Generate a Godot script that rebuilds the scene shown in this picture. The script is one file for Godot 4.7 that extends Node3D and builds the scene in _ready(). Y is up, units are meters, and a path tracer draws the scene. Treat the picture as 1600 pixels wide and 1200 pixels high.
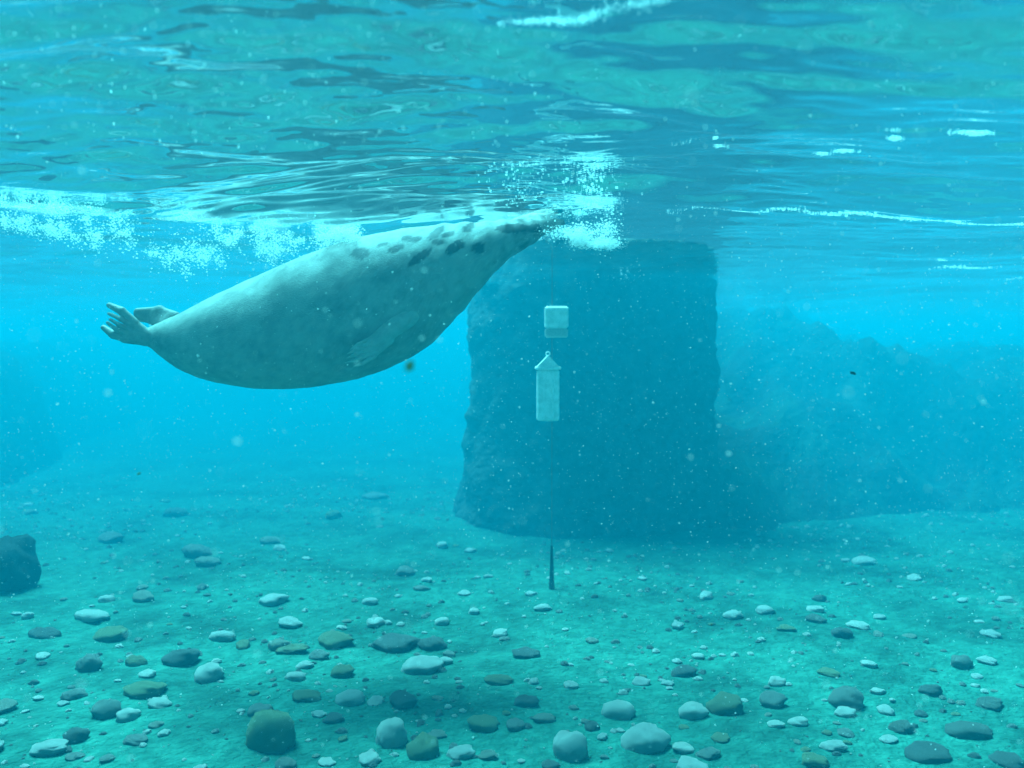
extends Node3D
# A seal swimming just under the surface of a clear, shallow, sunlit pool. Sea bed at y = 0, water surface at y = SURF.

const SURF := 1.79
const EYE := Vector3(0, 1.27, 0)
const FOV := 45.0
const PITCH := -1.98
var view: Basis
var rng := RandomNumberGenerator.new()
var used := {}
var waves := []
var lumps := FastNoiseLite.new()
var patchy := FastNoiseLite.new()
var lying := []

# ---------------------------------------------------------------- helpers
func numbered(called: String) -> String:
	used[called] = used.get(called, -1) + 1
	return called if used[called] == 0 else "%s_%03d" % [called, used[called]]

func tag(o: Node3D, label: String, category: String, group := "", kind := "") -> Node3D:
	if label: o.set_meta("label", label)
	if category: o.set_meta("category", category)
	if group: o.set_meta("group", group)
	if kind: o.set_meta("kind", kind)
	return o

func obj(called: String, mesh: Mesh, mat: Material, parent: Node3D = null) -> MeshInstance3D:
	var o := MeshInstance3D.new()
	o.mesh = mesh
	o.material_override = mat
	o.name = numbered(called) if parent == null else called
	(self if parent == null else parent).add_child(o, true)
	return o

func thing(called: String, where: Vector3) -> Node3D:
	var o := Node3D.new()
	o.name = numbered(called)
	add_child(o, true)
	o.position = where
	return o

# direction through a pixel of the 1600 x 1200 photograph, with depth 1 along the lens axis
func ray(px: float, py: float) -> Vector3:
	var f := 600.0 / tan(deg_to_rad(FOV / 2))
	return view * Vector3((px - 800) / f, (600 - py) / f, -1)

func at(px: float, py: float, depth: float) -> Vector3:
	return EYE + ray(px, py) * depth

func on_level(px: float, py: float, y: float) -> Vector3:
	var d := ray(px, py)
	return EYE + d * ((y - EYE.y) / d.y)

func lin(r: float, g: float, b: float) -> Color:
	return Color(r, g, b).linear_to_srgb()

func noise_tex(freq: float, lo: Color, hi: Color, oct := 5, sd := 1, size := 512) -> NoiseTexture2D:
	var n := FastNoiseLite.new()
	n.seed = sd; n.frequency = freq; n.fractal_octaves = oct; n.fractal_gain = 0.6
	var t := NoiseTexture2D.new()
	t.width = size; t.height = size; t.seamless = true; t.noise = n
	var g := Gradient.new()
	g.offsets = PackedFloat32Array([0.25, 0.75]); g.colors = PackedColorArray([lo, hi])
	t.color_ramp = g
	return t

func grain(freq: float, sd := 3, oct := 4) -> NoiseTexture2D:
	return noise_tex(freq, Color.BLACK, Color.WHITE, oct, sd)

func matte(c: Color, rough := 0.9, spec := 0.2) -> StandardMaterial3D:
	var m := StandardMaterial3D.new()
	m.albedo_color = c; m.roughness = rough; m.metallic_specular = spec
	return m

func mottled(lo: Color, hi: Color, freq: float, scale: float, bump := 0.0, sd := 1) -> StandardMaterial3D:
	var m := matte(Color.WHITE)
	m.albedo_texture = noise_tex(freq, lo, hi, 5, sd)
	m.uv1_triplanar = true; m.uv1_scale = Vector3.ONE * scale
	if bump > 0:
		m.heightmap_enabled = true; m.heightmap_texture = grain(freq * 1.5, sd + 7); m.heightmap_scale = bump
	return m

# a sheet y = f(x, z) on a grid of given x and z lines, with smooth normals
func sheet(xs: PackedFloat32Array, zs: PackedFloat32Array, f: Callable, paint = null) -> ArrayMesh:
	var nx := xs.size()
	var nz := zs.size()
	var v := PackedVector3Array(); v.resize(nx * nz)
	var n := PackedVector3Array(); n.resize(nx * nz)
	for j in nz:
		for i in nx:
			v[j * nx + i] = Vector3(xs[i], f.call(xs[i], zs[j]), zs[j])
	for j in nz:
		for i in nx:
			var dx := v[j * nx + mini(i + 1, nx - 1)] - v[j * nx + maxi(i - 1, 0)]
			var dz := v[mini(j + 1, nz - 1) * nx + i] - v[maxi(j - 1, 0) * nx + i]
			var c := dz.cross(dx)
			n[j * nx + i] = (c if c.y > 0 else -c).normalized()
	var idx := PackedInt32Array(); idx.resize((nx - 1) * (nz - 1) * 6)
	var k := 0
	for j in nz - 1:
		for i in nx - 1:
			var a := j * nx + i
			for q in [a, a + 1, a + nx, a + 1, a + nx + 1, a + nx]:
				idx[k] = q
				k += 1
	if paint == null: return arrays(v, n, idx)
	var col := PackedColorArray(); col.resize(v.size())
	for q in v.size(): col[q] = paint.call(v[q].x, v[q].z)
	return arrays(v, n, idx, col)

func arrays(v: PackedVector3Array, n: PackedVector3Array, idx: PackedInt32Array, col = null) -> ArrayMesh:
	var a := []
	a.resize(Mesh.ARRAY_MAX)
	a[Mesh.ARRAY_VERTEX] = v; a[Mesh.ARRAY_NORMAL] = n; a[Mesh.ARRAY_INDEX] = idx
	if col != null: a[Mesh.ARRAY_COLOR] = col
	var m := ArrayMesh.new()
	m.add_surface_from_arrays(Mesh.PRIMITIVE_TRIANGLES, a)
	return m

# grid lines: fine steps between lo and hi, growing outwards to far_lo and far_hi
func lines(lo: float, hi: float, step: float, far_lo: float, far_hi: float, grow := 1.08) -> PackedFloat32Array:
	var left := []
	var p := lo
	var s := step
	while p > far_lo:
		s *= grow
		p -= s
		left.push_front(maxf(p, far_lo))
	var out := PackedFloat32Array(left)
	p = lo
	while p < hi:
		out.append(p)
		p += step
	s = step
	out.append(hi)
	p = hi
	while p < far_hi:
		s *= grow
		p += s
		out.append(minf(p, far_hi))
	return out

# ---------------------------------------------------------------- water surface
func make_waves() -> void:
	rng.seed = 11
	# [wavelength, slope, main direction, spread]
	for w in [[4.2, .026, .5, .4], [2.6, .026, .4, .5], [1.7, .026, 1.9, .6], [1.15, .028, 1.2, .7], [.8, .03, 2.1, .8], [.55, .034, 1.5, .7], [.42, .034, .9, .8], [.31, .036, 1.7, .6], [.23, .034, 1.3, .7], [.17, .032, 1.9, .7], [.125, .03, 1.5, .6], [.09, .026, 1.2, .7], [.065, .02, 1.6, .7], [.048, .015, 1.4, .7]]:
		for r in 2:
			var k: float = TAU / (w[0] * rng.randf_range(.85, 1.15))
			var d: float = w[2] + rng.randf_range(-w[3], w[3])
			waves.append([k * cos(d), k * sin(d), rng.randf() * TAU, w[1] / k * 1.25, w[0]])

func water(x: float, z: float) -> float:
	var far := Vector2(x, z).length()
	var h := 0.0
	var calm := 1.0 - .55 * smoothstep(-.2, 1.6, x + .15 * z)
	for w in waves:
		if w[4] > far * .017:
			h += w[3] * sin(w[0] * x + w[1] * z + w[2]) * (1.0 if w[4] > 1.0 else calm)
	# short ripples pushed up by the seal's back
	var e := exp(-pow((x + .45) / .75, 2) - pow((z + 2.95) / .55, 2))
	if e > .01:
		var q := z + .10 * sin(x * 3.1 + .6) + .05 * sin(x * 7.0)
		h += e * (.0013 * sin(q * 88.0 + 3.0 * sin(x * 2.3)) + .0022 * sin(q * 49.0 + x * 4.0) + .0016 * sin(q * 67.0 - x * 6.0 + 1.0))
	return SURF + h

# ---------------------------------------------------------------- sea bed
func bed(x: float, z: float) -> float:
	return .035 * lumps.get_noise_2d(x * 30, z * 30) + .012 * lumps.get_noise_2d(x * 160, z * 160)

# patches of coarser, darker sand and of paler silt
func silt_tone(x: float, z: float) -> Color:
	var m := .82 + .55 * lumps.get_noise_2d(x * 55 + 20, z * 55) + .35 * lumps.get_noise_2d(x * 260, z * 260 + 70)
	m = clampf(m, .42, 1.15)
	return Color(m, m, m)

func bank_depth(x: float, z: float) -> float:
	var t := x / maxf(-z, 1.0)
	var foot := 6.7 + 1.0 * (1 - smoothstep(-.3, .0, t)) + 13.0 * smoothstep(-.60, -.30, t) * (1 - smoothstep(-.10, .06, t)) + 1.1 * smoothstep(.3, .6, t) + 1.5 * lumps.get_noise_2d(x * 9, z * 9 + 30)
	return Vector2(x * .25, z).length() - foot

func bank(x: float, z: float) -> float:  # slope shaped so the background darkens gradually with depth
	var d := bank_depth(x, z)
	var up := 1.27 * smoothstep(-.2, 1.0, d / 2.6) + .9 * smoothstep(5.0, 22.0, d)
	up += .42 * exp(-pow((x / maxf(-z, 1.0) - .27) / .07, 2)) * smoothstep(-.3, 1.6, d)  # lobe added to darken the background beside the pillar
	return up - .14 + clampf(d, -1, .2) * .22 + clampf(d + .5, 0, 1.2) * (.34 * lumps.get_noise_2d(x * 26 + 90, z * 26) + .18 * lumps.get_noise_2d(x * 80, z * 80 + 50))

# dark rock that stands in for dim deep water, with drifts of sand
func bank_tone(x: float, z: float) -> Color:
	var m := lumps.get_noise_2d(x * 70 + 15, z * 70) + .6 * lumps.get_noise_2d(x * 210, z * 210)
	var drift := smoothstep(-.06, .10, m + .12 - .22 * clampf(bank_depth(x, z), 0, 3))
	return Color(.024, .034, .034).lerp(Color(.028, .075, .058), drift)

# ---------------------------------------------------------------- closed shapes
# a pebble: a ball pushed in and out by noise, flattened a little below
func pebble(sd: int, rough: float) -> ArrayMesh:
	var n := FastNoiseLite.new()
	n.seed = sd; n.frequency = .55; n.fractal_octaves = 3
	var st := SurfaceTool.new()
	st.begin(Mesh.PRIMITIVE_TRIANGLES)
	st.set_smooth_group(0)
	var R := 11
	var S := 18
	var p := []
	for j in R + 1:
		for i in S:
			var t := PI * j / R
			var a := TAU * i / S
			var d := Vector3(sin(t) * cos(a), cos(t), sin(t) * sin(a))
			var q := d * (1.0 + rough * n.get_noise_3dv(d * 1.6 + Vector3(sd, 0, 0)) + .25 * rough * n.get_noise_3dv(d * 6.0))
			p.append(q)
	for j in R:
		for i in S:
			var a: Vector3 = p[j * S + i]
			var b: Vector3 = p[j * S + (i + 1) % S]
			var c: Vector3 = p[(j + 1) * S + i]
			var e: Vector3 = p[(j + 1) * S + (i + 1) % S]
			if j > 0:
				st.add_vertex(a); st.add_vertex(c); st.add_vertex(b)
			if j < R - 1:
				st.add_vertex(b); st.add_vertex(c); st.add_vertex(e)
	st.index()
	st.generate_normals()
	return st.commit()

# smooth union of tapered capsules [a, b, ra, rb], meshed as surface nets; appended to v, n, idx
func nets(bones: Array, cell: float, soft: float, v: PackedVector3Array, n: PackedVector3Array, idx: PackedInt32Array) -> void:
	var lo := Vector3.INF
	var hi := -Vector3.INF
	for b in bones:
		for k in 2:
			var r: Vector3 = Vector3.ONE * (b[2 + k] + soft + 2 * cell)
			lo = lo.min(b[k] - r); hi = hi.max(b[k] + r)
	var nx := int((hi.x - lo.x) / cell) + 2
	var ny := int((hi.y - lo.y) / cell) + 2
	var nz := int((hi.z - lo.z) / cell) + 2
	var f := PackedFloat32Array()
	f.resize(nx * ny * nz)
	f.fill(1.0)
	for b in bones:
		var A: Vector3 = b[0]
		var B: Vector3 = b[1]
		var AB := B - A
		var L := maxf(AB.length_squared(), 1e-9)
		var reach: float = maxf(b[2], b[3]) + soft * 1.5 + 2 * cell
		var l := ((A.min(B) - Vector3.ONE * reach - lo) / cell).floor().max(Vector3.ZERO)
		var h := ((A.max(B) + Vector3.ONE * reach - lo) / cell).ceil().min(Vector3(nx - 1, ny - 1, nz - 1))
		for k in range(int(l.z), int(h.z) + 1):
			for j in range(int(l.y), int(h.y) + 1):
				for i in range(int(l.x), int(h.x) + 1):
					var P := lo + Vector3(i, j, k) * cell
					var t := clampf((P - A).dot(AB) / L, 0, 1)
					var d: float = (P - A - AB * t).length() - lerpf(b[2], b[3], t)
					var at_ := (k * ny + j) * nx + i
					var o := f[at_]
					var s := maxf(soft - absf(o - d), 0) / soft
					f[at_] = minf(o, d) - s * s * soft * .25
	var ids := {}
	var sy := nx
	var sz := nx * ny
	for k in nz - 1:
		for j in ny - 1:
			for i in nx - 1:
				var a0 := k * sz + j * sy + i
				var c := [f[a0], f[a0 + 1], f[a0 + sy], f[a0 + sy + 1], f[a0 + sz], f[a0 + sz + 1], f[a0 + sz + sy], f[a0 + sz + sy + 1]]
				var inside := 0
				for q in 8:
					if c[q] < 0: inside += 1
				if inside == 0 or inside == 8: continue
				var sum := Vector3.ZERO
				var m := 0
				for e in [[0, 1], [2, 3], [4, 5], [6, 7], [0, 2], [1, 3], [4, 6], [5, 7], [0, 4], [1, 5], [2, 6], [3, 7]]:
					var p: float = c[e[0]]
					var q: float = c[e[1]]
					if (p < 0) != (q < 0):
						var t := p / (p - q)
						var P0 := Vector3(e[0] & 1, (e[0] >> 1) & 1, e[0] >> 2)
						var P1 := Vector3(e[1] & 1, (e[1] >> 1) & 1, e[1] >> 2)
						sum += P0.lerp(P1, t)
						m += 1
				ids[a0] = v.size()
				v.append(lo + (Vector3(i, j, k) + sum / m) * cell)
				n.append(Vector3(c[1] + c[3] + c[5] + c[7] - c[0] - c[2] - c[4] - c[6], c[2] + c[3] + c[6] + c[7] - c[0] - c[1] - c[4] - c[5], c[4] + c[5] + c[6] + c[7] - c[0] - c[1] - c[2] - c[3]).normalized())
	for a0 in ids:
		for e in [[1, sy, sz], [sy, sz, 1], [sz, 1, sy]]:
			var p := f[a0]
			var q := f[a0 + e[0]]
			if (p < 0) == (q < 0): continue
			var b0: int = a0 - e[1]
			var c0: int = a0 - e[2]
			var d0: int = a0 - e[1] - e[2]
			if not (ids.has(b0) and ids.has(c0) and ids.has(d0)): continue
			var quad := [ids[a0], ids[b0], ids[d0], ids[c0]]
			if p > 0: quad.reverse()
			for t in [0, 2, 1, 0, 3, 2]: idx.append(quad[t])

# ---------------------------------------------------------------- seal
const SEAL_D := 3.8
func cr(a: Array, t: float) -> Variant:
	var i := clampi(int(t), 0, a.size() - 2)
	var u := t - i
	var p0 = a[maxi(i - 1, 0)]
	var p1 = a[i]
	var p2 = a[i + 1]
	var p3 = a[mini(i + 2, a.size() - 1)]
	return (p1 * 2 + (p2 - p0) * u + (p0 * 2 - p1 * 5 + p2 * 4 - p3) * u * u + (p1 * 3 - p0 - p2 * 3 + p3) * u * u * u) * .5

func make_seal() -> void:
	# back and belly outline, and half width across in metres
	var rows := [
		[210, 521, 210, 532, .008, 0], [222, 515, 224, 538, .026, 0], [238, 509, 238, 545, .05, 0], [260, 500, 254, 558, .075, 0], [290, 486, 278, 575, .115, 0], [340, 461, 325, 595, .165, 0], [400, 434, 387, 606, .21, 0], [450, 412, 447, 608, .24, 0],
		[500, 392, 512, 601, .255, 0], [550, 376, 575, 586, .26, 0], [600, 365, 628, 565, .25, 0], [650, 356, 670, 540, .235, 0], [697, 351, 703, 506, .215, 0], [742, 348, 736, 469, .185, 0], [780, 343, 766, 430, .15, .02],
		[812, 340, 797, 398, .12, .05], [832, 334, 820, 380, .10, .09], [850, 328, 840, 368, .095, .13], [866, 324, 858, 360, .088, .17], [880, 325, 874, 354, .068, .20], [890, 330, 887, 348, .045, .22], [895, 335, 894, 342, .02, .23]]
	var tops := []
	var lows := []
	var wide := []
	var back := 0.0
	for r in rows:
		tops.append(at(r[0], r[1], SEAL_D + r[5])); lows.append(at(r[2], r[3], SEAL_D + r[5])); wide.append(float(r[4]))
	var base := at(480, 500, SEAL_D)
	var R := 260
	var S := 160
	var v := PackedVector3Array()
	var n := PackedVector3Array()
	var idx := PackedInt32Array()
	var skin := FastNoiseLite.new()
	skin.seed = 5; skin.frequency = 1.0; skin.fractal_octaves = 4
	for j in R + 1:
		var t := float(j) / R * (rows.size() - 1)
		var a: Vector3 = cr(tops, t)
		var b: Vector3 = cr(lows, t)
		var c := (a + b) * .5
		var u := (a - b) * .5
		var w: float = maxf(cr(wide, t), .004)
		var t2 := minf(t + .05, rows.size() - 1.0)
		var t1 := t2 - .1
		var along: Vector3 = cr(tops, t2) + cr(lows, t2) - cr(tops, t1) - cr(lows, t1)
		var side := along.cross(u).normalized()
		for i in S:
			var g := TAU * i / S
			var p := c + u * cos(g) + side * w * sin(g)
			var out := (u * cos(g) / u.length() + side * sin(g)).normalized()
			var fold := .0045 * skin.get_noise_3dv(p * 5.0) + .0016 * skin.get_noise_3dv(p * Vector3(22, 9, 14))
			# soft creases round the neck
			var neck := smoothstep(11.0, 12.5, t) * (1 - smoothstep(15.5, 16.5, t))
			fold += neck * .0032 * sin(t * 9.0 + 2.0 * sin(g * 2.0))
			v.append(p + out * fold - base)
			n.append(Vector3.ZERO)
	for j in R:
		for i in S:
			var a := j * S + i
			var b := j * S + (i + 1) % S
			var c := a + S
			var d := b + S
			for q in [a, b, c, b, d, c]: idx.append(q)
	for e in [0, R]:
		var mid := Vector3.ZERO
		for i in S: mid += v[e * S + i] / S
		v.append(mid); n.append(Vector3.ZERO)
		for i in S:
			var a: int = e * S + i
			var b: int = e * S + (i + 1) % S
			for q in ([v.size() - 1, b, a] if e == 0 else [v.size() - 1, a, b]): idx.append(q)
	for k in range(0, idx.size(), 3):
		var g := (v[idx[k + 2]] - v[idx[k]]).cross(v[idx[k + 1]] - v[idx[k]])
		for q in 3: n[idx[k + q]] += g
	for k in n.size(): n[k] = n[k].normalized()
	var body_end := v.size()
	# pixel to a point off the seal's middle plane
	var P := func(x: float, y: float, z: float) -> Vector3: return at(x, y, SEAL_D - z) - base
	# near hind flipper: a short foot that ends in five thick toes, spread and curled
	var foot := [[P.call(262, 529, .0), P.call(228, 527, .03), .03, .034]]
	foot.append([P.call(228, 527, .03), P.call(205, 520, .05), .033, .026])
	foot.append([P.call(226, 522, .035), P.call(207, 505, .05), .027, .022])
	foot.append([P.call(226, 530, .035), P.call(196, 528, .055), .026, .022])
	for toe in [[209, 503, .055, 190, 486, .064, 171, 477, .058, .0165], [205, 508, .064, 188, 498, .082, 170, 490, .078, .0095], [202, 514, .068, 187, 508, .088, 172, 499, .086, .0085],
			[199, 521, .066, 182, 515, .084, 168, 504, .082, .0095], [196, 528, .058, 177, 523, .068, 162, 512, .058, .0165]]:
		var k0: Vector3 = P.call(toe[0], toe[1], toe[2])
		var k1: Vector3 = P.call(toe[3], toe[4], toe[5])
		var k2: Vector3 = P.call(toe[6], toe[7], toe[8])
		foot.append([k0, k1, toe[9] * 1.1, toe[9]]); foot.append([k1, k2, toe[9], toe[9] * .7])
	nets(foot, .0036, .006, v, n, idx)
	# far hind flipper: a fanned web seen from its broad side
	var fan := [[P.call(266, 514, -.02), P.call(252, 503, -.05), .03, .02]]
	for k in 5:
		var s := k / 4.0
		var m: Vector3 = P.call(250 - 10 * s, 483 + 19 * s, -.06 - .01 * s)
		var e: Vector3 = P.call(215 + 7 * s - 14 * s * (1 - s), 485 + 14 * s, -.085 - .015 * s)
		fan.append([P.call(276 - 18 * s, 493 + 12 * s, -.04), m, .014, .010]); fan.append([m, e, .010, .008])
	nets(fan, .0042, .024, v, n, idx)
	var feet_end := v.size()
	# near fore flipper, laid back along the flank, five clawed fingers
	var z0 := .24
	var hand := [[P.call(640, 490, z0 - .07), P.call(610, 516, z0 - .015), .05, .034], [P.call(610, 516, z0 - .015), P.call(586, 538, z0 + .02), .032, .019], [P.call(606, 530, z0 - .015), P.call(584, 551, z0 + .012), .024, .017], [P.call(602, 514, z0 - .01), P.call(578, 532, z0 + .016), .02, .013]]
	for fg in [[579, 529, 560, 538, 547, 546, .0075], [579, 537, 557, 546, 543, 553, .008], [580, 544, 556, 554, 541, 560, .008], [582, 551, 558, 562, 539, 567, .0078], [585, 557, 566, 568, 552, 573, .007]]:
		var k0: Vector3 = P.call(fg[0], fg[1], z0 + .022)
		var k1: Vector3 = P.call(fg[2], fg[3], z0 + .036)
		var k2: Vector3 = P.call(fg[4], fg[5], z0 + .022)
		hand.append([k0, k1, fg[6] * 1.2, fg[6]]); hand.append([k1, k2, fg[6] * .95, .0025])
	nets(hand, .0034, .005, v, n, idx)
	# far fore flipper, pressed to the other flank
	var off := [[P.call(640, 494, -.17), P.call(600, 528, -.225), .05, .036]]
	for k in 5: off.append([P.call(600, 522 + 4 * k, -.225), P.call(556 + 2 * k, 544 + 6 * k, -.235), .014, .006])
	nets(off, .007, .012, v, n, idx)
	# muzzle and brows
	nets([[P.call(881, 338, -.18), P.call(890, 339, -.205), .024, .018], [P.call(882, 338, -.225), P.call(891, 339, -.24), .024, .018], [P.call(874, 328, -.12), P.call(868, 327, -.115), .015, .017], [P.call(876, 328, -.255), P.call(870, 327, -.255), .015, .017]], .005, .02, v, n, idx)
	# coat colours: pale grey with dark spots and smudges; dark eyes and nose
	var spots := [[686, 373, 17, 8, -50], [704, 376, 13, 5, -20], [690, 389, 11, 5, 0], [714, 398, 15, 9, -35], [722, 393, 8, 8, 0], [735, 362, 13, 7, -60], [664, 413, 22, 7, -40], [628, 399, 14, 6, -20], [654, 384, 12, 5, -10], [641, 381, 9, 5, 0], [749, 398, 11, 9, 0],
		[575, 406, 15, 10, 0], [606, 392, 8, 4, -20], [800, 362, 26, 9, -8], [838, 358, 22, 8, -10]]
	var pale := Color(.295, .29, .27)
	var dark := Color(.03, .033, .035)
	var col := PackedColorArray()
	col.resize(v.size())
	var inv := view.inverse()
	var f := 600.0 / tan(deg_to_rad(FOV / 2))
	var eyes := [P.call(877, 331, -.115), P.call(879, 331, -.262)]
	for k in v.size():
		var w := v[k] + base
		# where on the flank this point lies, measured on the seal's middle plane
		var q := inv * (w - EYE)
		var fl := Vector2(800 + q.x / SEAL_D * f, 600 - q.y / SEAL_D * f)
		var m := skin.get_noise_3dv(v[k] * 4.5) * .5 + skin.get_noise_3dv(v[k] * 17.0) * .35
		m += .25 * skin.get_noise_3dv(v[k] * 70.0)
		# one even grey coat all round the body; only head and neck carry ragged dark fur, as the photograph shows
		var ragged := smoothstep(775.0, 850.0, fl.x + 70.0 * skin.get_noise_3dv(v[k] * 15.0 + Vector3(4, 4, 1)))
		var c := pale.lerp(dark, clampf(.16 + m * .8 + .5 * ragged, 0, .85))
		if k < body_end:
			for s in spots:
				var r: Vector2 = (fl - Vector2(s[0], s[1])).rotated(deg_to_rad(-s[4]))
				var far: float = Vector2(r.x / s[2], r.y / s[3]).length() + skin.get_noise_3dv(v[k] * 60.0) * .3
				var near := 1.0 if q.z > -SEAL_D else .0
				c = c.lerp(dark * .7, .92 * near * (1 - smoothstep(.85, 1.05, far)))
			if q.z < -SEAL_D:
				c = c.lerp(dark * .7, .8 * smoothstep(.36, .42, skin.get_noise_3dv(v[k] * 13.0 + Vector3(0, 3, 8))))
		elif k >= feet_end:
			c = c.lerp(Color(.42, .42, .39), .45)
		for e in eyes:
			if v[k].distance_to(e) < .02: c = Color(.01, .01, .012)
		if v[k].distance_to(P.call(896, 338, -.225)) < .02: c = Color(.02, .02, .022)
		col[k] = c
	var m := matte(Color.WHITE, .62, .3)
	m.vertex_color_use_as_albedo = true
	m.heightmap_enabled = true
	m.heightmap_texture = grain(.05, 8, 5)
	m.heightmap_scale = .09
	m.uv1_triplanar = true
	m.uv1_scale = Vector3(3, 7, 7)
	var o := obj("seal", arrays(v, n, idx, col), m)
	o.position = base
	tag(o, "plump grey seal with dark shoulder spots swimming just under the surface", "seal")

# ---------------------------------------------------------------- scatter of one small mesh
func scatter(called: String, mesh: Mesh, mat: Material, spots: Array, label: String, category: String) -> void:
	var mm := MultiMesh.new()
	mm.transform_format = MultiMesh.TRANSFORM_3D
	mm.mesh = mesh
	mm.instance_count = spots.size()
	for i in spots.size(): mm.set_instance_transform(i, spots[i])
	var o := MultiMeshInstance3D.new()
	o.multimesh = mm
	o.material_override = mat
	o.name = numbered(called)
	add_child(o, true)
	tag(o, label, category, "", "stuff")

func ball(segs: int, rings: int) -> SphereMesh:
	var s := SphereMesh.new()
	s.radius = 1; s.height = 2; s.radial_segments = segs; s.rings = rings
	return s

func turned(size: Vector3) -> Basis:
	return Basis.from_euler(Vector3(rng.randf() * TAU, rng.randf() * TAU, rng.randf() * TAU)) * Basis.from_scale(size)

func _ready() -> void:
	# ------------------------------------------------------------ camera, sky, sun, exposure
	view = Basis.from_euler(Vector3(deg_to_rad(PITCH), 0, 0))
	var cam := Camera3D.new()
	cam.fov = FOV; cam.near = .02; cam.far = 400
	cam.transform = Transform3D(view, EYE)
	cam.current = true
	var lens := CameraAttributesPhysical.new()
	lens.frustum_focal_length = 12.0 / tan(deg_to_rad(FOV / 2))
	lens.frustum_near = .02; lens.frustum_far = 400.0
	lens.frustum_focus_distance = 3.3
	lens.exposure_aperture = 2.2
	cam.attributes = lens
	cam.fov = FOV
	add_child(cam)
	var env := Environment.new()
	var sky := ProceduralSkyMaterial.new()
	sky.sky_top_color = lin(.004, .024, .036); sky.sky_horizon_color = lin(.006, .036, .046); sky.sky_curve = .2
	sky.ground_bottom_color = lin(.02, .04, .05); sky.ground_horizon_color = lin(.06, .12, .15)
	env.sky = Sky.new(); env.sky.sky_material = sky
	env.background_mode = Environment.BG_SKY
	env.background_energy_multiplier = 1.0
	env.tonemap_mode = Environment.TONE_MAPPER_LINEAR
	env.tonemap_exposure = 20.3
	env.sdfgi_enabled = true; env.ssao_enabled = true; env.ssil_enabled = true
	env.volumetric_fog_enabled = true
	env.volumetric_fog_density = 0.0
	var around := WorldEnvironment.new()
	around.environment = env
	add_child(around)
	var sun := DirectionalLight3D.new()
	sun.light_energy = 1.6
	sun.light_color = lin(.17, .93, .98)
	sun.light_angular_distance = 28.0
	sun.shadow_enabled = true
	sun.sky_mode = DirectionalLight3D.SKY_MODE_LIGHT_ONLY
	add_child(sun)
	sun.look_at_from_position(Vector3(-1.2, 4.0, -1.6), Vector3.ZERO)

	# ------------------------------------------------------------ setting
	lumps.seed = 4; lumps.frequency = .02; lumps.fractal_octaves = 4
	patchy.seed = 9; patchy.frequency = .5
	make_waves()
	var white := Image.create(4, 4, false, Image.FORMAT_RGBA8)
	white.fill(Color.WHITE)
	var skin := StandardMaterial3D.new()
	skin.albedo_texture = ImageTexture.create_from_image(white)
	skin.albedo_color = Color(.84, .955, .965, .82)
	skin.transparency = BaseMaterial3D.TRANSPARENCY_ALPHA
	skin.metallic = 1.0; skin.roughness = .04
	skin.cull_mode = BaseMaterial3D.CULL_DISABLED
	var top := obj("water_surface", sheet(lines(-3.6, 3.6, .016, -70, 70, 1.06), lines(-4.8, -.7, .011, -75, 8, 1.028), water), skin)
	tag(top, "rippled underside of the water mirroring the pool", "", "", "structure")

	var sand := matte(Color.WHITE)
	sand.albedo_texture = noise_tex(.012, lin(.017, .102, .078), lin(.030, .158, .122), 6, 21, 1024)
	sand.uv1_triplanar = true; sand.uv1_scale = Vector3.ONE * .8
	sand.heightmap_enabled = true; sand.heightmap_texture = grain(.06, 5, 5); sand.heightmap_scale = .8
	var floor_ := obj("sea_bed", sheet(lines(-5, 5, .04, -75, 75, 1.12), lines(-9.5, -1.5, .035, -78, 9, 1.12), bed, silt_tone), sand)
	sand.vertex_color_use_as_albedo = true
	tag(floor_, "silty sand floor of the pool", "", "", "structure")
	var rock := mottled(lin(.6, .6, .6), lin(1, 1, 1), .02, .5, 3.0, 14)
	var slope := obj("dimming_rock_slope", sheet(lines(-9, 9, .1, -74, 74, 1.1), lines(-20, -5.3, .1, -76, -5.1, 1.1), bank, bank_tone), rock)
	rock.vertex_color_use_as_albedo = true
	tag(slope, "dark rocky bank added and shaped so the background dims with depth", "", "", "structure")

	# the water itself: dissolved blue-green and fine silt that scatter the light, from the bed up to the surface; two denser boxes are added to haze the distance only
	for w in [["water", 9.0, .056, "clear blue-green water filling the pool"], ["added_far_haze", -4.3, .07, "denser haze added at the back of the pool"], ["added_far_haze", -5.4, .115, "thicker haze added to soften the pillar and the distance"]]:
		var body := FogVolume.new()
		body.name = numbered(w[0])
		body.shape = RenderingServer.FOG_VOLUME_SHAPE_BOX
		body.size = Vector3(140, SURF + .3, 77 + w[1])
		body.position = Vector3(0, (SURF - .3) * .5 - .004, (w[1] - 77) * .5)
		var tint := FogMaterial.new()
		tint.density = w[2]
		tint.albedo = lin(.002, .465, .68)
		body.material = tint
		add_child(body, true)
		tag(body, w[3], "", "", "structure")

	# ------------------------------------------------------------ pillar
	make_pillar()
	make_seal()
	make_marker()
	make_stones()
	make_bubbles()

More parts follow.
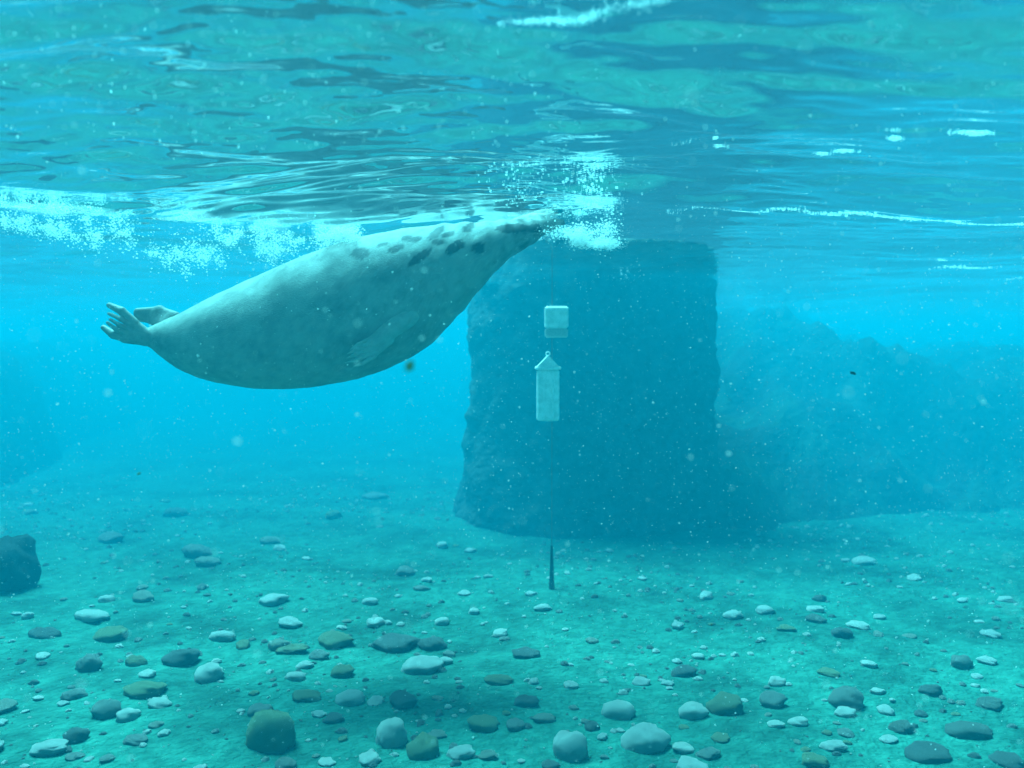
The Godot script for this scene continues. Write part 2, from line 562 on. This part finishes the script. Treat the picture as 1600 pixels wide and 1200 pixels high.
func make_pillar() -> void:
	var foot := on_level(940, 838, 0.0)
	var centre := foot + Vector3(0, 0, -.97)
	var n := FastNoiseLite.new()
	n.seed = 31; n.frequency = 1.0; n.fractal_octaves = 4
	var v := PackedVector3Array()
	var nn := PackedVector3Array()
	var idx := PackedInt32Array()
	var R := 90
	var S := 140
	for j in R + 1:
		for i in S:
			var y := -.15 + 2.2 * j / R
			var a := TAU * i / S
			var d := Vector3(cos(a), 0, sin(a))
			var r := .945 + .13 * exp(-maxf(y, 0) * 2.6) + .09 * n.get_noise_3dv((d + Vector3(0, y, 0)) * 1.6) + .035 * n.get_noise_3dv((d * 1.2 + Vector3(0, y, 0)) * 6.0)
			v.append(d * r + Vector3(0, y, 0)); nn.append(Vector3.ZERO)
	v.append(Vector3(0, 2.07, 0)); nn.append(Vector3.ZERO)
	for j in R:
		for i in S:
			var a := j * S + i
			var b := j * S + (i + 1) % S
			for q in [a, a + S, b, b, a + S, b + S]: idx.append(q)
	for i in S:
		for q in [R * S + i, v.size() - 1, R * S + (i + 1) % S]: idx.append(q)
	for k in range(0, idx.size(), 3):
		var g := (v[idx[k + 2]] - v[idx[k]]).cross(v[idx[k + 1]] - v[idx[k]])
		for q in 3: nn[idx[k + q]] += g
	for k in nn.size(): nn[k] = nn[k].normalized()
	var o := obj("stone_pillar", arrays(v, nn, idx), mottled(lin(.025, .035, .034), lin(.075, .09, .08), .02, .7, 2.0, 17))
	o.position = centre
	tag(o, "thick dark round pillar standing on the sand and reaching the surface", "pillar")

# ---------------------------------------------------------------- marker pole with pale boxes
func box_mesh(size: Vector3, bevel: float) -> ArrayMesh:
	var st := SurfaceTool.new()
	st.begin(Mesh.PRIMITIVE_TRIANGLES)
	st.set_smooth_group(-1)
	var h := size * .5
	var ring := func(y: float, inset: float) -> Array:
		var x := h.x - inset
		var z := h.z - inset
		var b := bevel
		return [Vector3(x - b, y, z), Vector3(x, y, z - b), Vector3(x, y, -z + b), Vector3(x - b, y, -z), Vector3(-x + b, y, -z), Vector3(-x, y, -z + b), Vector3(-x, y, z - b), Vector3(-x + b, y, z)]
	var rs := [ring.call(-h.y, bevel), ring.call(-h.y + bevel, 0.0), ring.call(h.y - bevel, 0.0), ring.call(h.y, bevel)]
	for j in 3:
		for i in 8:
			var a: Vector3 = rs[j][i]
			var b: Vector3 = rs[j][(i + 1) % 8]
			var c: Vector3 = rs[j + 1][i]
			var d: Vector3 = rs[j + 1][(i + 1) % 8]
			for q in [a, b, c, b, d, c]: st.add_vertex(q)
	for i in range(1, 7):
		for q in [rs[0][0], rs[0][i + 1], rs[0][i]]: st.add_vertex(q)
		for q in [rs[3][0], rs[3][i], rs[3][i + 1]]: st.add_vertex(q)
	st.generate_normals()
	return st.commit()

func rod(r0: float, r1: float, h: float) -> CylinderMesh:
	var c := CylinderMesh.new()
	c.bottom_radius = r0; c.top_radius = r1; c.height = h; c.radial_segments = 14
	return c

func make_marker() -> void:
	var foot := on_level(862, 922, 0.0)
	var d := -(view.inverse() * (foot - EYE)).z
	var s := d / 1448.5
	var pole := thing("marker_pole", foot)
	tag(pole, "thin dark pole stuck in the sand before the pillar", "pole")
	var black := matte(lin(.02, .025, .025), .7)
	var shaft := obj("shaft", rod(.003, .003, 1.95), matte(lin(.10, .13, .13), .8), pole)
	shaft.position.y = .95
	var spike := obj("ground_spike", rod(.016, .006, .26), black, pole)
	spike.position.y = .11
	var pale := mottled(lin(.66, .72, .70), lin(.88, .90, .88), .01, 3.0, 0.0, 41)
	# long box with a peaked lid
	var low := at(855, 655, d)
	var high := at(855, 577, d)
	var hgt := high.y - low.y
	var b := thing("hanging_box", Vector3(low.x, low.y, foot.z + .06))
	tag(b, "pale upright box with peaked lid fixed to the thin pole", "box")
	var w := 34 * s
	obj("case", box_mesh(Vector3(w, hgt, .085), .008), pale, b).position.y = hgt * .5
	for k in 2:
		var rib := obj("rib", box_mesh(Vector3(.010, hgt * .94, .012), .003), pale, b)
		rib.position = Vector3((k - .5) * w * .42, hgt * .5, .044)
	obj("rim", box_mesh(Vector3(w + .018, .016, .10), .004), pale, b).position.y = hgt + .008
	var gable := PrismMesh.new()
	gable.size = Vector3(w * 1.02, .062, .09)
	var lid := obj("lid", gable, pale, b)
	lid.position.y = hgt + .045
	var ring := TorusMesh.new()
	ring.inner_radius = .008; ring.outer_radius = .013; ring.rings = 16; ring.ring_segments = 8
	var loop := obj("hanger", ring, pale, b)
	loop.position.y = hgt + .083
	loop.rotation.x = PI / 2
	# square float above it
	var lo2 := at(868, 514, d)
	var hi2 := at(868, 480, d)
	var h2 := hi2.y - lo2.y
	var fl := thing("float_block", Vector3(lo2.x, lo2.y, foot.z + .05))
	tag(fl, "small pale square float above the upright box", "float")
	obj("block", box_mesh(Vector3(36 * s, h2, .07), .010), pale, fl).position.y = h2 * .5
	var strap := obj("lower_panel", box_mesh(Vector3(35 * s, h2 * .42, .064), .008), mottled(lin(.34, .40, .40), lin(.46, .50, .50), .03, 6.0, 0.0, 43), fl)
	strap.position.y = -h2 * .2

# ---------------------------------------------------------------- stones
func make_stones() -> void:
	rng.seed = 77
	var shapes := []
	for k in 14: shapes.append(pebble(100 + k, .34 + .04 * (k % 4)))
	var mats := {
		"p": [mottled(lin(.42, .44, .41), lin(.66, .67, .63), .03, 5.0, .4, 51), mottled(lin(.37, .40, .38), lin(.57, .59, .56), .05, 6.0, .4, 52)],
		"m": [mottled(lin(.15, .18, .17), lin(.33, .35, .32), .03, 5.0, .5, 53), mottled(lin(.18, .20, .17), lin(.36, .37, .32), .05, 6.0, .5, 54)],
		"d": [mottled(lin(.08, .10, .095), lin(.20, .225, .215), .03, 5.0, .5, 55), mottled(lin(.10, .115, .105), lin(.24, .265, .24), .05, 6.0, .5, 56)],
		"o": [mottled(lin(.14, .18, .10), lin(.32, .38, .25), .03, 5.0, .5, 57), mottled(lin(.15, .18, .11), lin(.27, .31, .21), .05, 6.0, .5, 58)]}
	var word := {"p": "pale", "m": "grey", "d": "dark", "o": "olive"}
	var taken := []
	# centre x, centre y, width, height in the photograph, tone
	var seen := [[139, 961, 48, 20, "p"], [165, 983, 55, 24, "o"], [41, 961, 18, 12, "p"], [65, 987, 42, 16, "d"], [135, 1037, 38, 30, "m"], [278, 1025, 60, 28, "d"], [322, 1052, 45, 32, "p"], [345, 988, 38, 18, "p"], [425, 938, 42, 18, "p"],
		[452, 970, 38, 17, "p"], [522, 996, 55, 24, "o"], [617, 998, 70, 26, "d"], [675, 1000, 42, 22, "d"], [657, 1035, 70, 28, "p"], [695, 1029, 25, 16, "p"], [460, 1057, 30, 15, "p"], [532, 1045, 40, 22, "o"], [545, 1094, 44, 22, "p"],
		[477, 1091, 45, 17, "o"], [497, 1019, 32, 17, "m"], [220, 1080, 65, 22, "o"], [162, 1110, 44, 30, "m"], [197, 1120, 36, 20, "p"], [247, 1099, 37, 17, "p"], [112, 1085, 37, 19, "m"], [70, 1170, 60, 23, "p"], [115, 1152, 40, 25, "d"],
		[418, 1152, 76, 68, "o"], [404, 1112, 40, 20, "m"], [520, 1128, 32, 17, "d"], [629, 1102, 43, 28, "d"], [609, 1152, 50, 46, "p"], [660, 1172, 47, 42, "o"], [755, 1137, 47, 22, "o"], [222, 935, 32, 19, "m"], [305, 865, 40, 24, "m"],
		[322, 880, 35, 17, "m"], [170, 840, 36, 20, "m"], [632, 890, 32, 20, "m"], [435, 1005, 35, 20, "m"], [452, 1012, 50, 11, "o"], [210, 1030, 30, 20, "o"], [577, 940, 25, 13, "p"], [690, 967, 22, 14, "p"], [740, 952, 18, 12, "p"],
		[780, 1066, 45, 16, "o"], [967, 1110, 50, 30, "p"], [1010, 1157, 75, 42, "p"], [890, 1170, 55, 45, "p"], [1085, 1115, 45, 27, "p"], [1135, 1105, 52, 36, "o"], [1070, 1048, 40, 20, "d"], [1215, 1066, 27, 17, "p"], [1210, 1095, 40, 28, "m"],
		[1328, 1095, 50, 34, "m"], [1322, 1113, 32, 17, "p"], [1250, 1131, 30, 15, "p"], [1412, 1136, 35, 20, "d"], [1520, 1140, 66, 26, "d"], [1455, 1180, 65, 22, "d"], [1305, 1170, 38, 17, "p"], [1550, 1098, 42, 17, "d"], [1457, 1082, 40, 17, "d"],
		[1505, 1035, 33, 25, "m"], [1345, 976, 37, 11, "p"], [1317, 992, 33, 18, "d"], [1147, 957, 28, 15, "p"], [1060, 974, 19, 12, "p"], [1282, 932, 24, 13, "d"], [1352, 874, 34, 14, "p"], [822, 1025, 42, 17, "d"], [822, 1106, 40, 18, "d"],
		[925, 1135, 24, 15, "d"], [1275, 1192, 40, 20, "o"], [830, 927, 18, 9, "p"], [1002, 1064, 28, 16, "p"], [1580, 1190, 50, 20, "d"], [1127, 1157, 26, 12, "o"], [272, 801, 36, 18, "d"], [420, 842, 32, 16, "m"], [520, 805, 26, 18, "o"], [585, 776, 40, 12, "m"], [690, 853, 18, 12, "p"], [735, 860, 18, 10, "p"]]
	for s in seen:
		var p := on_level(s[0], s[1] + s[3] * .34, 0.0)
		var d := -(view.inverse() * (p - EYE)).z
		var w: float = s[2] * d / 1448.5
		var h: float = s[3] * d / 1448.5
		var label := ""
		if s[2] == 76: label = "biggest rounded olive cobble with a pale cap resting on the sand"
		elif s[2] == 75: label = "largest smooth pale oval cobble lying on the sand"
		elif s[0] == 278: label = "dark oval stone tilted up beside a pale angular stone"
		elif s[0] == 609: label = "pale rounded cobble touching an olive rounded cobble"
		elif s[0] == 660: label = "olive rounded cobble touching a pale rounded cobble"
		stone(shapes, mats[s[4]], p + Vector3(0, 0, -.2 * w), Vector3(w * .5, h * (.50 if s[3] < 34 else .6), w * rng.randf_range(.38, .5)), rng.randf_range(-.25, .25), word[s[4]], label, taken)
	var tries := 0
	var made := 0
	while made < 215 and tries < 6000:
		tries += 1
		var px := rng.randf_range(-20, 1620)
		var py := 770 + 440 * pow(rng.randf(), .8)
		if py < 850 and px > 720: continue
		var p := on_level(px, py, 0.0)
		var w := .028 + .075 * pow(rng.randf(), 2.6)
		if taken.any(func(t): return Vector2(t.x - p.x, t.z - p.z).length() < (t.y + w) * .55): continue
		var tone: String = ["p", "m", "o", "p", "d", "m", "p"][rng.randi() % 7]
		stone(shapes, mats[tone], p, Vector3(w * .5, w * rng.randf_range(.15, .26), w * rng.randf_range(.32, .5)), rng.randf() * TAU, word[tone], "", taken)
		made += 1
	# each stone is told by its own look and by its two nearest neighbours
	for a in lying:
		var near := []
		for b in lying:
			if b != a: near.append([a[0].position.distance_squared_to(b[0].position), b[1]])
		near.sort_custom(func(x, y): return x[0] < y[0])
		tag(a[0], a[2] if a[2] else "%s pebble between %s pebble and %s pebble" % [a[1], near[0][1], near[1][1]], "pebble", "stones lying on the sand")
	# a dark boulder at the edge of the view
	var p := on_level(-6, 925, 0.0)
	var bo := obj("boulder", pebble(240, .42), mottled(lin(.035, .05, .048), lin(.10, .12, .11), .03, 2.0, 1.5, 61))
	bo.position = p + Vector3(0, .10, -.1)
	bo.scale = Vector3(.16, .17, .16)
	tag(bo, "dark boulder sitting on the sand, much larger than the pebbles", "boulder")
	# gravel
	var gr := pebble(300, .5)
	var spots := {"p": [], "d": [], "m": []}
	for k in 16000:
		var q := Vector3(rng.randf_range(-6, 6), 0, -2.4 - 7.0 * pow(rng.randf(), 1.0))
		if patchy.get_noise_2d(q.x, q.z) + rng.randf_range(-.5, .3) < -.1: continue
		var r := .0028 + .013 * pow(rng.randf(), 4.0)
		q.y = bed(q.x, q.z) + r * .25
		var tone: String = ["p", "m", "d", "p", "d"][rng.randi() % 5]
		spots[tone].append(Transform3D(Basis.from_euler(Vector3(0, rng.randf() * TAU, 0)) * Basis.from_scale(Vector3(r * 1.3, r * .7, r)), q))
	for tone in spots:
		scatter("gravel", gr, mats[tone][0], spots[tone], "fine %s gravel strewn over the sand" % word[tone], "gravel")

func stone(shapes: Array, mats: Array, p: Vector3, half: Vector3, turn: float, tone: String, label: String, taken: Array) -> void:
	var o := obj("pebble", shapes[rng.randi() % shapes.size()], mats[rng.randi() % mats.size()])
	o.position = Vector3(p.x, bed(p.x, p.z) + half.y * .38, p.z)
	o.basis = Basis.from_euler(Vector3(rng.randf_range(-.12, .12), turn, rng.randf_range(-.14, .14))) * Basis.from_scale(half)
	var flat := half.x / half.y
	var look := "%s %s %s" % ["tiny" if half.x < .022 else "small" if half.x < .036 else "medium" if half.x < .055 else "large", tone, "flat" if flat > 2.6 else "oval" if flat > 1.6 else "round"]
	lying.append([o, look, label])
	taken.append(Vector3(p.x, half.x * 2, p.z))

# ---------------------------------------------------------------- bubbles, foam and drifting specks
func make_bubbles() -> void:
	rng.seed = 5
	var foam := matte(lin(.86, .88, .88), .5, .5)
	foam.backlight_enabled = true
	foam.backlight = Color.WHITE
	var silt := matte(lin(.44, .48, .45))
	silt.backlight_enabled = true
	silt.backlight = Color.WHITE
	var small := ball(8, 5)
	# wake of foam behind the seal's back: clumps hanging under the surface
	var spots := []
	for c in [[30, 312, 45, 9, 150], [85, 318, 40, 12, 170], [140, 318, 35, 14, 130], [190, 328, 30, 12, 90], [265, 312, 30, 16, 170], [315, 318, 35, 16, 190], [365, 340, 25, 24, 120], [415, 335, 24, 30, 230], [440, 330, 20, 22, 120], [500, 335, 20, 26, 120], [525, 355, 22, 22, 330], [548, 368, 16, 12, 240], [330, 360, 120, 34, 150], [90, 350, 80, 34, 120], [470, 372, 60, 22, 90], [305, 402, 10, 8, 14]]:
		var hearts := []
		for k in maxi(2, int(c[4] / 22)): hearts.append(Vector2(c[0] + rng.randfn() * c[2] * .5, c[1] + rng.randfn() * c[3] * .45))
		for k in int(c[4] * 7):
			var px: float = c[0] + rng.randfn() * c[2] * .55
			var py: float = c[1] + rng.randfn() * c[3] * .55
			if rng.randf() < .72:
				var heart: Vector2 = hearts[rng.randi() % hearts.size()]
				px = heart.x + rng.randfn() * 5.0
				py = heart.y + rng.randfn() * 2.6
			var p := at(px, py, lerpf(3.05, 3.75, clampf((px - 60) / 470, 0, 1)) + rng.randfn() * .07)
			var lid := water(p.x, p.z) - .003
			if p.y > lid: p.y = lid - (p.y - lid) * 1.2
			var r := .0006 + .0026 * pow(rng.randf(), 5.0)
			spots.append(Transform3D(Basis.from_euler(Vector3(0, rng.randf() * TAU, rng.randf_range(-.3, .3))) * Basis.from_scale(Vector3(r * 1.5, r * .8, r)), p))
	scatter("foam", small, foam, spots, "white foam trailing behind the seal's back under the surface", "foam")
	var mist := FogMaterial.new()
	mist.density = 4.5
	mist.albedo = Color(.99, .99, .99)
	for c in [[25, 322, .34, .030, .12], [95, 326, .30, .034, .12], [150, 330, .20, .030, .10], [285, 334, .22, .034, .10], [322, 340, .20, .040, .10], [412, 350, .13, .06, .09], [432, 345, .10, .05, .08], [505, 352, .10, .05, .08], [530, 366, .14, .055, .09], [548, 372, .09, .035, .08], [908, 374, .11, .06, .08], [940, 380, .10, .04, .08]]:
		var cloud := FogVolume.new()
		cloud.name = numbered("bubble_cloud")
		cloud.shape = RenderingServer.FOG_VOLUME_SHAPE_ELLIPSOID
		cloud.size = Vector3(c[2], c[3], c[4])
		var deep := lerpf(3.05, 3.75, clampf((c[0] - 60.0) / 470, 0, 1)) if c[0] < 700 else 3.8
		cloud.position = at(c[0], c[1], deep)
		cloud.position.y = minf(cloud.position.y, SURF - c[3] * .5 - .005)
		cloud.rotation.z = rng.randf_range(-.2, .2)
		cloud.material = mist
		add_child(cloud, true)
		tag(cloud, "soft white cloud of tiny bubbles %s" % ("in the foam behind the seal" if c[0] < 700 else "in the splash by the seal's head"), "bubbles", "", "stuff")
	# splash in front of the seal's head
	spots = []
	for k in 9000:
		var lobe: Array = [[906, 372, 9, 7], [942, 381, 12, 4], [918, 362, 26, 7], [948, 364, 9, 12], [880, 363, 18, 5]][[0, 0, 0, 1, 1, 1, 2, 3, 4][rng.randi() % 9]]
		var p := at(lobe[0] + rng.randfn() * lobe[2], lobe[1] + rng.randfn() * lobe[3], 3.8 + rng.randfn() * .05)
		var lid := water(p.x, p.z) - .003
		if p.y > lid: p.y = lid - (p.y - lid) * .6
		var r := .0006 + .0026 * pow(rng.randf(), 5.0)
		spots.append(Transform3D(Basis.from_scale(Vector3(r * 1.4, r * .9, r)), p))
	# thin arcs of froth fanning out on the surface above it
	for k in 1300:
		var arc := mini(12, int(13 * pow(rng.randf(), .6)))
		var t := rng.randfn() * .5
		var p := on_level(912 + arc * 1.5 + t * lerpf(62, 26, arc / 12.0) + rng.randfn() * 4, 262 + arc * 6.6 + 9 * t * t + rng.randfn() * 1.6, SURF)
		p.y = water(p.x, p.z) - .003
		var r := (.0006 + .0018 * pow(rng.randf(), 4.0)) * absf(p.z) * .33
		spots.append(Transform3D(Basis.from_scale(Vector3(r * 2.2, r * .5, r)), p))
	scatter("splash_bubbles", small, foam, spots, "white burst of bubbles beside the seal's head", "bubbles")
	# froth lines, and at the right sky glints built as white bubbles
	spots = []
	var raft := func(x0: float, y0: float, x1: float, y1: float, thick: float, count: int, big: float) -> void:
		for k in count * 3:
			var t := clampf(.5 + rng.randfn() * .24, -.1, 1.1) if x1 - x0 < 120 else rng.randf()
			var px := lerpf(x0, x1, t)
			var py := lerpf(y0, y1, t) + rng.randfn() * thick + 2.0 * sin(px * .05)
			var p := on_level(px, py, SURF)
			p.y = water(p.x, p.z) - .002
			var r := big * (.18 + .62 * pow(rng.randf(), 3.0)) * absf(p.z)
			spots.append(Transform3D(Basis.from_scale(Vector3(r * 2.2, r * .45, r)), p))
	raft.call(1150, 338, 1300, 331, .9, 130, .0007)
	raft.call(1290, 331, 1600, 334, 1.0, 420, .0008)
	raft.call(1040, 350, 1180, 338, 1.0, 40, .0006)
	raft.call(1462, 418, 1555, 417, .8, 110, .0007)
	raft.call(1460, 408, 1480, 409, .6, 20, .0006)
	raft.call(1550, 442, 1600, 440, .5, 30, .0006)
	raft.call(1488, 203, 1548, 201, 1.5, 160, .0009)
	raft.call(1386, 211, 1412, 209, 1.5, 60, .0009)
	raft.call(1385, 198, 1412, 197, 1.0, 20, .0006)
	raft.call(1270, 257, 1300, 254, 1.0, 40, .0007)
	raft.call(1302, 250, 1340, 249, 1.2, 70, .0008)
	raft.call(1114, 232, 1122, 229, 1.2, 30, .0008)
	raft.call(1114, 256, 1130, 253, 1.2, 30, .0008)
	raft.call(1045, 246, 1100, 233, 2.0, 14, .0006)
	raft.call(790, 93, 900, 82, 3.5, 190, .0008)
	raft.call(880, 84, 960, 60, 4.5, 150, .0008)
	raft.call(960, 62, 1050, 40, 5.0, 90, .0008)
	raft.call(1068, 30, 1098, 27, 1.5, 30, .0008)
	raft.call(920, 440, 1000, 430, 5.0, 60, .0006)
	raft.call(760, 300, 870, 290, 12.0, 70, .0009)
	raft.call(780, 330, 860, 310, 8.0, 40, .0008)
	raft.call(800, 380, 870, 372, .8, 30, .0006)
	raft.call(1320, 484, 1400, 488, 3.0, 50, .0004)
	scatter("froth_and_glints", small, foam, spots, "thin white foam lines and sky glints shaped from bubbles against the surface", "froth_and_glints")
	# bright droplets and fine bubbles near the surface, upper water
	spots = []
	for k in 420:
		var px := rng.randf_range(0, 900) if rng.randf() < .8 else rng.randf_range(0, 1600)
		var py := rng.randf_range(0, 230)
		var p := on_level(px, py, SURF)
		var s := rng.randf_range(.55, .97)
		p = EYE + (p - EYE) * s
		var r := (.0006 + .0011 * pow(rng.randf(), 3.0)) * (p - EYE).length() * .8
		spots.append(Transform3D(Basis.from_scale(Vector3(r * .8, r * 1.3, r)), p))
	scatter("fine_bubbles", small, foam, spots, "tiny bright bubbles drifting below the surface", "bubbles")
	# suspended silt all through the water
	spots = []
	for k in 60000:
		var p := Vector3(rng.randf_range(-3.6, 3.6), rng.randf_range(.05, SURF - .04), rng.randf_range(.3, -6.5))
		if (p - EYE).length() < .55: continue
		if patchy.get_noise_3d(p.x * 4, p.y * 4, p.z * 4) + rng.randf_range(-.35, .35) < -.12: continue
		var r := .0006 + .0017 * pow(rng.randf(), 5.0)
		spots.append(Transform3D(turned(Vector3(r * 1.5, r * .7, r)), p))
	scatter("silt_specks", ball(6, 4), silt, spots, "fine pale silt specks suspended all through the water", "silt")
	# two scraps of weed
	var leaf := pebble(400, .5)
	for s in [[640, 572, 1.1, .0085, .006], [217, 740, 2.0, .004, .004], [1333, 583, 2.2, .007, .008]]:
		var o := obj("weed_scrap", leaf, matte(lin(.30, .29, .14) if s[0] != 1333 else lin(.03, .05, .05)))
		o.position = at(s[0], s[1], s[2])
		o.basis = turned(Vector3(s[3], s[4], .0018))
		tag(o, {640: "yellow weed scrap drifting below the seal's chest", 217: "tiny yellow weed scrap drifting in open water", 1333: "tiny dark weed scrap drifting before the added dark slope"}[s[0]], "weed")
